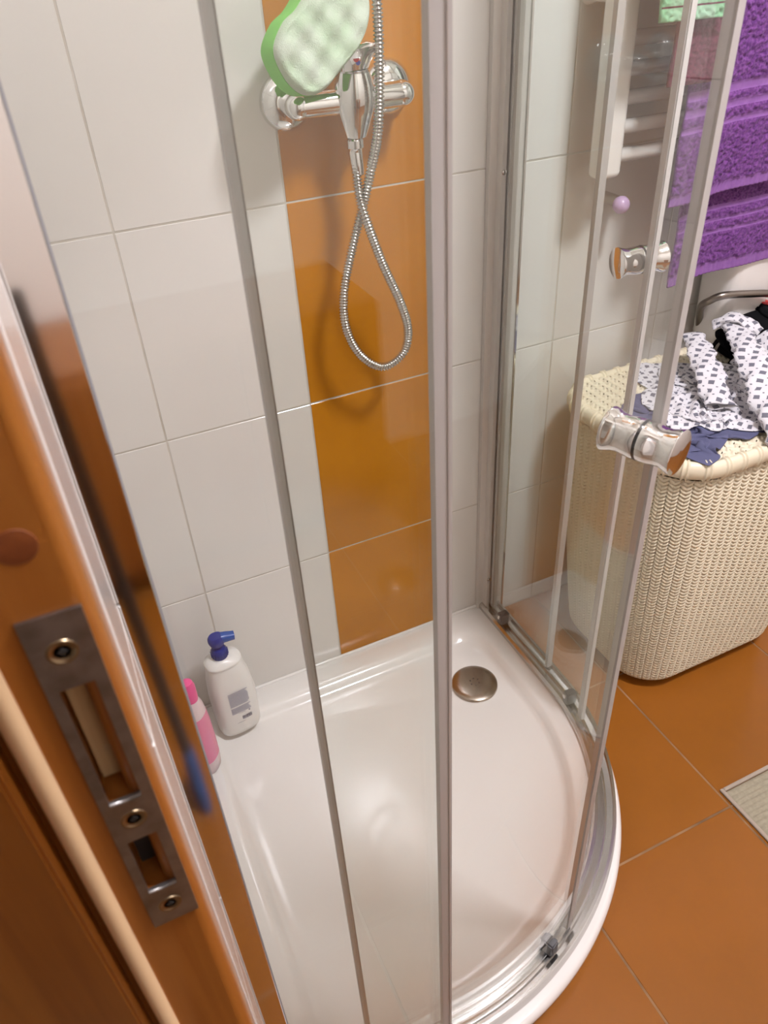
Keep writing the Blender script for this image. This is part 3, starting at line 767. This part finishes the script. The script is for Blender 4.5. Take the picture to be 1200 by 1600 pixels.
# ------------------------------------------------------------------ towels
def towel(name, label, x0, x1, yf, zbot, bands, rail_z, rail_y, hem, m1, m2, skew=0, back_len=.25, wav=.006, step=.0023, yb=None):
    r = .0125 + .004; yb = yb if yb is not None else rail_y + r + .006
    L = []
    z = zbot
    while z < rail_z: L.append((yf, z)); z += step
    na = 14
    ry = (yb - yf) / 2
    for k in range(na + 1):
        a = PI - PI * k / na; L.append((yf + ry + ry * math.cos(a), rail_z + r * math.sin(a)))
    z = rail_z
    while z > rail_z - back_len: L.append((yb, z)); z -= .01
    L = np.array(L); nu = int((x1 - x0) / step); X = np.linspace(x0, x1, nu)
    nf = len(L)
    XX, YY = np.meshgrid(X, L[:, 0]); _, ZZ = np.meshgrid(X, L[:, 1])
    z_rel = L[:, 1] - zbot; front = np.arange(nf) < (np.abs(L[:, 0] - yf) < 1e-6).sum()
    isb = np.zeros(nf, bool)
    for a, b in bands: isb |= front & (L[:, 1] > a) & (L[:, 1] < b)
    ish = front & (z_rel < hem); flat = isb | ish
    puff = np.where(flat, 0.0, .0022)
    k_ = np.array([.25, .5, .25]); puff = np.convolve(np.pad(puff, 1, mode='edge'), k_, 'valid')
    nz = RNG.normal(0, 1, XX.shape); nz = (nz + np.roll(nz, 1, 0) + np.roll(nz, 1, 1)) / 1.7
    disp = puff[:, None] * (1 + .55 * nz) + np.where(ish, .0009, 0)[:, None] * np.sin(XX / .010 * 2 * PI)
    drop = np.clip((rail_z - ZZ) / .3, 0, 1)
    wave = wav * drop * (np.sin(XX * 19 + 1.0) + .5 * np.sin(XX * 41 + ZZ * 6))
    sgn = np.where(front, -1.0, 0)[:, None]
    Y = YY + sgn * disp + np.where(front, 1, .3)[:, None] * wave
    Z = ZZ + np.where(front, skew, 0)[:, None] * (XX - x0) * drop
    X2 = XX + .0015 * np.sin(ZZ * 60)
    V1 = np.stack([X2, Y, Z], -1).reshape(-1, 3)
    # inner side 3 mm behind, so the towel has thickness
    inn = np.stack([X2, np.where(front[:, None], Y + .0035 + disp, Y - .003), Z - np.where((~front & (L[:, 1] > rail_z))[:, None], .004, 0)], -1).reshape(-1, 3)
    F = grid_faces(nf, nu); fm = np.repeat(flat[:-1].astype(int), nu - 1)
    n1 = len(V1); F2 = F[:, ::-1] + n1
    i = np.arange(nf - 1); e1 = np.stack([i * nu, (i + 1) * nu, (i + 1) * nu + n1, i * nu + n1], -1)[:, ::-1]
    e2 = np.stack([i * nu + nu - 1, (i + 1) * nu + nu - 1, (i + 1) * nu + nu - 1 + n1, i * nu + nu - 1 + n1], -1)
    j = np.arange(nu - 1); e3 = np.stack([j, j + 1, j + 1 + n1, j + n1], -1)
    o = fast_grid(name, np.vstack([V1, inn]), np.vstack([F, F2, e1, e2, e3]), m1, mats=[m1, m2],
                  fmat=np.r_[fm, fm, np.zeros(len(e1) * 2 + len(e3), int)])
    return tag(o, label, 'towel')
towel('bath_towel', 'purple terry towel hanging in front of the other, higher hem', .855, 1.235, -.135, .930, [(1.083, 1.096), (1.061, 1.071), (1.036, 1.047)], 1.4725, -.080, .017, M['terry'], M['terry_band'], skew=.04)
towel('bath_towel', 'purple terry towel whose hem hangs lower, above the laundry basket', .903, 1.240, -.112, .779, [(.893, .903), (.871, .880), (.851, .858)], 1.352, -.080, .020, M['terry'], M['terry_band'], skew=.03, back_len=.2)
towel('hand_towel', 'dark maroon terry hand towel on the radiator beside the purple ones', .800, .893, -.158, 1.112, [], 1.3915, -.080, .004, M['maroon'], M['maroon'], back_len=.15, wav=.001)  # added cloth in place of a dark maroon reflection on the glass
towel('washcloth', 'small mint green and aqua striped cloth at the top of the radiator', .752, .866, -.176, 1.196, [(1.225, 1.228), (1.210, 1.2125)], 1.4325, -.080, .0, M['green_cloth'], M['maroon'], back_len=.12, wav=.001)  # green reflection in the glass door, built as a hanging cloth

# ------------------------------------------------------------------ laundry basket
BX, BY, BH = .965, -.222, .580
def rrect(a, b, r, n):
    """n points, equal arc length, start at middle of the -y side"""
    P = []
    def arc(cx, cy, a0, a1):
        for i in range(13):
            t = a0 + (a1 - a0) * i / 12; P.append((cx + r * math.cos(t), cy + r * math.sin(t)))
    P.append((0, -b)); arc(a - r, -b + r, -PI / 2, 0); arc(a - r, b - r, 0, PI / 2); arc(-a + r, b - r, PI / 2, PI); arc(-a + r, -b + r, PI, 1.5 * PI); P.append((0, -b))
    A = np.array(P); d = np.r_[0, np.cumsum(np.hypot(*np.diff(A, axis=0).T))]
    s = np.linspace(0, d[-1], n, endpoint=False); Q = np.stack([np.interp(s, d, A[:, 0]), np.interp(s, d, A[:, 1])], 1)
    T = np.roll(Q, -1, 0) - np.roll(Q, 1, 0); T /= np.linalg.norm(T, axis=1)[:, None]
    return Q, np.stack([T[:, 1], -T[:, 0]], 1)
def knit(U, Vv):
    """U in columns, Vv in rows -> height 0..1 and hole mask"""
    a = np.abs(U - np.floor(U) - .5) * 2
    ph = Vv - .85 * a + .0
    f = ph - np.floor(ph)
    h = np.abs(np.sin(PI * f)) ** .55
    env = np.clip((1 - a) * 5, 0, 1) ** .7
    mid = 1 - .25 * np.exp(-(a / .12) ** 2)
    H = h * (.35 + .65 * env) * mid
    hole = (a > .70) & ((f < .28) | (f > .78))
    return H, hole
bask = empty('laundry_basket', (BX, BY, 0), 'cream knit-look plastic laundry basket beside the shower, piled with clothes', 'laundry basket')
def basket_body():
    NC, SC = 76, 10; RWS, SR = 70, 6
    n = NC * SC; m = RWS * SR + 1
    V = np.zeros((m, n, 3)); hole = np.zeros((m, n), bool)
    U = np.arange(n) / SC
    for j in range(m):
        t = j / (m - 1); z = .004 + (BH - .022) * t
        tuck = max(0, 1 - t / .065); tk = .032 * (1 - math.sqrt(max(0, 1 - tuck * tuck)))
        bulge = .006 * math.sin(PI * t)
        a = .196 + .034 * t - tk + bulge; b = .142 + .030 * t - tk + bulge
        Q, N = rrect(a, b, .085 - tk * .5, n)
        H, ho = knit(U, np.full(n, j / SR))
        am = .0052 * min(1, t / .05)
        V[j, :, :2] = Q + N * (H * am)[:, None] + np.array([BX, BY]); V[j, :, 2] = z; hole[j] = ho & (t > .42) & (t < .985)
    F = grid_faces(m, n, cv=True)
    keep = ~(hole[:-1] & np.roll(hole, -1, 1)[:-1] & hole[1:] & np.roll(hole, -1, 1)[1:]).ravel()
    o = fast_grid('body', V.reshape(-1, 3), F[keep], M['basket']); at(bask, o)
    Q, N = rrect(.17, .116, .07, 60); vs = [(q[0] + BX, q[1] + BY, .006) for q in Q]
    at(bask, mesh_obj('base', vs + [(x, y, .003) for x, y, z in vs], [tuple(range(60)), tuple(range(119, 59, -1))] + [(k, (k + 1) % 60, 60 + (k + 1) % 60, 60 + k) for k in range(60)], M['basket']))
basket_body()
def basket_rim():
    n = 1680; sec = []
    for k in range(14):
        a = 2 * PI * k / 14; sec.append((.0105 * math.cos(a) * 1.0, .0165 * math.sin(a)))
    V = []; Q, N = rrect(.2335, .1755, .088, n)
    per = 2 * (.467 + .351) - 8 * .088 + 2 * PI * .088
    for k in range(n):
        s = k / n * per; f = (s % .034)
        rib = .0028 * (math.exp(-((f - .010) / .0016) ** 2) + math.exp(-((f - .017) / .0016) ** 2))
        for o_, z_ in sec:
            sc = 1 + rib / .0115
            V.append((BX + Q[k, 0] + N[k, 0] * o_ * sc, BY + Q[k, 1] + N[k, 1] * o_ * sc, BH + .0015 + z_ * sc))
    o = fast_grid('rim', V, grid_faces(n, 14, cu=True, cv=True), M['basket']); at(bask, o)
    # lid with knit relief
    st = .0020; A, B = .231, .173
    xs = np.arange(-A, A, st); ys = np.arange(-B, B, st); X, Y = np.meshgrid(xs, ys, indexing='ij')
    H, ho = knit(X / .019, Y / .0125); r = .086
    qx = np.maximum(np.abs(X) - (A - r), 0); qy = np.maximum(np.abs(Y) - (B - r), 0); ins = np.hypot(qx, qy) < r
    Z = BH + .010 + .0050 * H + .004 * (1 - (X / A) ** 2) * (1 - (Y / B) ** 2)
    F = grid_faces(len(xs), len(ys)); iv = ins.ravel(); F = F[iv[F].all(1)]; hv = ho.ravel(); F = F[~hv[F].all(1)]
    o = fast_grid('lid', np.stack([X + BX, Y + BY, Z], -1).reshape(-1, 3), F, M['basket']); at(bask, o)
basket_rim()

# ------------------------------------------------------------------ clothes on the basket (relaxed in a small cloth solver)
HG = .004; hx = np.arange(.62, 1.42, HG); hy = np.arange(-.62, .0, HG)
HM = np.full((len(hx), len(hy)), .02)
_X, _Y = np.meshgrid(hx, hy, indexing='ij')
qx = np.maximum(np.abs(_X - BX) - (.244 - .09), 0); qy = np.maximum(np.abs(_Y - BY) - (.186 - .09), 0)
HM[np.hypot(qx, qy) < .09] = BH + .017
def hsample(x, y):
    i = np.clip(((x - hx[0]) / HG).round().astype(int), 0, len(hx) - 1); j = np.clip(((y - hy[0]) / HG).round().astype(int), 0, len(hy) - 1)
    return HM[i, j]
def cloth(name, label, cat, cx, cy, wx, wy, ang, sq, amp, seed, m, thick=.0022, step=.0065, z0=None, iters=260, freq=24, extra=None):
    rg = np.random.default_rng(seed); nu, nv = int(wx / step), int(wy / step)
    u, v = np.meshgrid((np.arange(nu) - nu / 2) * step, (np.arange(nv) - nv / 2) * step, indexing='ij')
    ca, sa = math.cos(ang), math.sin(ang)
    x = u * sq[0]; y = v * sq[1]
    for k in range(7):
        th = rg.uniform(0, 2 * PI); fr = rg.uniform(.5, 1.2) * freq; ph_ = rg.uniform(0, 2 * PI)
        x = x + .004 * np.sin(fr * (u * math.cos(th) + v * math.sin(th)) + ph_); y = y + .004 * np.cos(fr * (u * math.sin(th) - v * math.cos(th)) + ph_)
    z = np.zeros_like(x)
    for k in range(9):
        th = rg.uniform(0, PI); fr = rg.uniform(.5, 1.6) * freq; ph_ = rg.uniform(0, 2 * PI)
        z += amp / 3 * np.sin(fr * (u * math.cos(th) + v * math.sin(th)) + ph_)
    X = np.stack([cx + x * ca - y * sa, cy + x * sa + y * ca, z], -1)
    X[..., 2] += hsample(X[..., 0], X[..., 1]).max() * .0 + (z0 or (BH + .05)) 
    if extra is not None: X = extra(X, u, v)
    P = X.copy(); Vel = np.zeros_like(P); dt = 1.0
    def solve(P, a, b, L, k):
        d = P[b] - P[a]; l = np.linalg.norm(d, axis=-1, keepdims=True) + 1e-9; c = d * (1 - L / l) * .5 * k; P[a] += c; P[b] -= c
    s_ = slice
    cons = []
    for st_, k in ((1, 1.0), (2, .35)):
        for off in range(st_ * 2 if st_ == 1 else 2):
            pass
    for it in range(iters):
        Pn = P + .88 * Vel; Pn[..., 2] -= .00035; 
        for sub in range(3):
            for o_ in (0, 1):
                solve(Pn, (s_(o_, nu - 1, 2),), (s_(o_ + 1, nu, 2),), step, 1) if (nu - 1 - o_) % 2 == 0 or True and Pn[o_:nu - 1:2].shape == Pn[o_ + 1:nu:2].shape else None
                a = (s_(None), s_(o_, nv - 1, 2)); b = (s_(None), s_(o_ + 1, nv, 2))
                if Pn[a].shape == Pn[b].shape: solve(Pn, a, b, step, 1)
            solve(Pn, (s_(0, nu - 1), s_(0, nv - 1)), (s_(1, nu), s_(1, nv)), step * 1.414, .3)
            solve(Pn, (s_(0, nu - 1), s_(1, nv)), (s_(1, nu), s_(0, nv - 1)), step * 1.414, .3)
            solve(Pn, (s_(0, nu - 3), s_(None)), (s_(3, nu), s_(None)), step * 3, .06)
            solve(Pn, (s_(None), s_(0, nv - 3)), (s_(None), s_(3, nv)), step * 3, .06)
        H = hsample(Pn[..., 0], Pn[..., 1]) + thick
        hit = (Pn[..., 2] < H) & (Pn[..., 2] > H - .06)
        Pn[..., :2] = np.where(hit[..., None], P[..., :2] + .12 * (Pn[..., :2] - P[..., :2]), Pn[..., :2]); Pn[..., 2] = np.where(hit, H, Pn[..., 2]); Pn[..., 1] = np.minimum(Pn[..., 1], -.012)
        # outside the basket, keep off its side
        low = Pn[..., 2] < BH - .01
        dx, dy = Pn[..., 0] - BX, Pn[..., 1] - BY; ins = low & (np.abs(dx) < .25) & (np.abs(dy) < .192)
        Pn[..., 1] = np.where(ins & (dy < 0), BY - .195, Pn[..., 1])
        Vel = Pn - P; Vel = np.where(hit[..., None], Vel * .3, Vel); P = Pn
    # write into the height map
    for du in (0, .5):
        Q = P if du == 0 else (P[1:, 1:] + P[:-1, :-1]) / 2
        i = ((Q[..., 0] - hx[0]) / HG).round().astype(int).ravel(); j = ((Q[..., 1] - hy[0]) / HG).round().astype(int).ravel()
        zz = Q[..., 2].ravel() + .001; ok = (i >= 0) & (i < len(hx)) & (j >= 0) & (j < len(hy)) & (zz > BH)
        np.maximum.at(HM, (i[ok], j[ok]), zz[ok])
    uv = np.stack([u, v], -1).reshape(-1, 2) + .5
    o = fast_grid(name, P.reshape(-1, 3), grid_faces(nu, nv), m, uv=uv)
    sd = o.modifiers.new('thickness', 'SOLIDIFY'); sd.thickness = .0016; sd.offset = 0
    ss = o.modifiers.new('smooth', 'SUBSURF'); ss.levels = 1; ss.render_levels = 1
    return tag(o, label, cat)
cloth('slate_shirt', 'slate blue jersey crumpled under the checked shirt on the lid', 'clothes', .865, -.270, .34, .30, .25, (.62, .60), .016, 3, M['slate'])
_b = ((_X - 1.165) / .085) ** 2 + ((_Y + .145) / .10) ** 2 < 1
bundle = loft('folded_layers', [(0, .070, .085, 2.6, 0, 0), (.004, .078, .092, 2.8, 0, 0), (.020, .080, .094, 2.8, .002, 0), (.024, .076, .090, 2.8, 0, 0), (.030, .079, .092, 2.8, -.002, .001), (.050, .078, .090, 2.6, 0, 0), (.068, .068, .082, 2.4, .002, 0), (.078, .045, .06, 2.2, 0, 0)], Matrix.Translation((1.165, -.145, BH + .0165)), M['black_cloth'], n=48)
HM[_b] = np.maximum(HM[_b], BH + .0165 + (.080 * np.sqrt(np.clip(1 - ((_X - 1.165) / .09) ** 4 - ((_Y + .145) / .105) ** 4, 0, 1)))[_b])
bg = cloth('black_garment', 'black garment heaped at the back right of the basket lid', 'clothes', 1.150, -.150, .30, .30, .1, (.62, .66), .02, 5, M['black_cloth'], z0=BH + .12)
bundle.parent = bg
def hump(X, u, v):
    X[..., 2] += .05 * np.exp(-((X[..., 0] - 1.0) / .09) ** 2 - ((X[..., 1] + .20) / .09) ** 2); return X
cloth('checked_shirt', 'white cotton shirt with grey squares crumpled on the basket lid', 'clothes', .985, -.235, .46, .40, -.5, (.60, .62), .022, 11, M['patterned'], z0=BH + .07, extra=hump, freq=30)

def sleeve(parent_shirt, P, width, seed, name='sleeve'):
    rg = np.random.default_rng(seed); C_ = np.array([tuple(p) for p in catmull(P, 10)]); n = len(C_); k = 28
    T = np.gradient(C_, axis=0); T /= np.linalg.norm(T, axis=1)[:, None]; V = []; UV = []; s = np.r_[0, np.cumsum(np.linalg.norm(np.diff(C_, axis=0), axis=1))]
    for i in range(n):
        side = np.cross(T[i], (0, 0, 1)); side /= np.linalg.norm(side); up = np.cross(side, T[i])
        w_ = np.interp(i / (n - 1), [0, .5, 1], width)
        for j in range(k):
            a = 2 * PI * j / k
            wr = 1 + .13 * math.sin(3 * a + s[i] * 75 + seed) + .10 * math.sin(s[i] * 170 + 2 * a + seed) + .06 * math.sin(s[i] * 330 - 3 * a)
            V.append(C_[i] + side * (w_ * .5 * math.cos(a) * wr) + up * (w_ * .19 * math.sin(a) * wr)); UV.append((s[i], j / k * w_ * 2.3))
    for f in (0, n - 1): pass
    o = fast_grid(name, V, grid_faces(n, k, cv=True), M['patterned'], uv=np.array(UV), parent=parent_shirt)
    sd = o.modifiers.new('thickness', 'SOLIDIFY'); sd.thickness = .0018; sd.offset = -1
    return o
shirt = bpy.data.objects['checked_shirt']
sleeve(shirt, [(1.015, -.095, .655), (.975, -.160, .652), (.935, -.230, .640), (.905, -.285, .618)], (.040, .052, .050), 1)
sleeve(shirt, [(1.075, -.110, .675), (1.055, -.165, .676), (1.015, -.235, .668), (.985, -.300, .648), (.955, -.370, .622), (.950, -.410, .600)], (.036, .060, .085), 2)
sleeve(shirt, [(1.050, -.105, .672), (1.068, -.125, .690), (1.088, -.150, .684), (1.10, -.175, .672)], (.034, .038, .034), 3)
cloth('red_garment', 'bit of red cloth lying on the black garment', 'clothes', 1.215, -.115, .09, .08, .3, (.6, .6), .012, 21, M['red_cloth'], z0=BH + .15, iters=200)

# ------------------------------------------------------------------ things on the back wall at the right
cist = empty('wall_cistern', (1.16, -.05, .70), 'white ceramic casing on the wall behind the laundry basket', 'cistern')
at(cist, loft('casing', [(0, .034, .030, 3, 0, 0), (.008, .048, .042, 3.5, 0, 0), (.03, .055, .048, 4, 0, 0), (.12, .057, .050, 4, 0, 0), (.26, .059, .052, 4, 0, 0)], Matrix.Translation((1.140, -.056, .590)), M['ceramic'], n=56))
pipe = tag(tube('bent_pipe', catmull([(1.124, -.022, .52), (1.108, -.023, .60), (1.090, -.032, .642), (1.060, -.057, .690), (1.044, -.090, .717), (1.060, -.110, .731), (1.140, -.122, .722), (1.185, -.122, .714), (1.24, -.115, .722), (1.32, -.08, .75), (1.34, -.002, .76)], 10), .0072, M['bent_tube'], n=16), 'bent dull metal pipe arching behind the clothes on the basket', 'pipe')

# ------------------------------------------------------------------ bath mat
def bath_mat():
    x0, x1, y1, y0 = .760, 1.36, -.607, -1.25
    root = empty('bath_mat', (x0, y1, 0), 'beige ribbed cotton bath mat on the floor at the right edge', 'mat')
    st = .0018; ys = np.arange(y0 + .012, y1 - .0065, st); xs = np.linspace(x0 + .0065, x1 - .012, 90)
    X, Y = np.meshgrid(xs, ys, indexing='ij')
    Z = .0030 + .0034 * np.abs(np.sin(PI * Y / .0095)) ** .7 * (.8 + .2 * np.sin(X * 420 + np.floor(Y / .0095) * 2)) + RNG.normal(0, .0002, X.shape)
    Z[:, 0] = .002; Z[:, -1] = .002; Z[0] = .002; Z[-1] = .002
    at(root, fast_grid('woven_ribs', np.stack([X, Y, Z], -1).reshape(-1, 3), grid_faces(len(xs), len(ys)), M['mat_beige']))
    for nm, lo, hi in (('hem', (x0, y0, .0004), (x0 + .0075, y1, .0058)), ('hem', (x1 - .0125, y0, .0004), (x1, y1, .0058)), ('hem', (x0 + .0075, y1 - .0075, .0004), (x1 - .0125, y1, .0058)), ('hem', (x0 + .0125, y0, .0004), (x1 - .0125, y0 + .0125, .0058))):
        at(root, box(nm, lo, hi, M['mat_hem'], bevel=.0022, seg=2))
bath_mat()

# parts of the sunk drain holes etc. keep world coordinates
bpy.context.view_layer.update()
print('objects', len(bpy.data.objects))
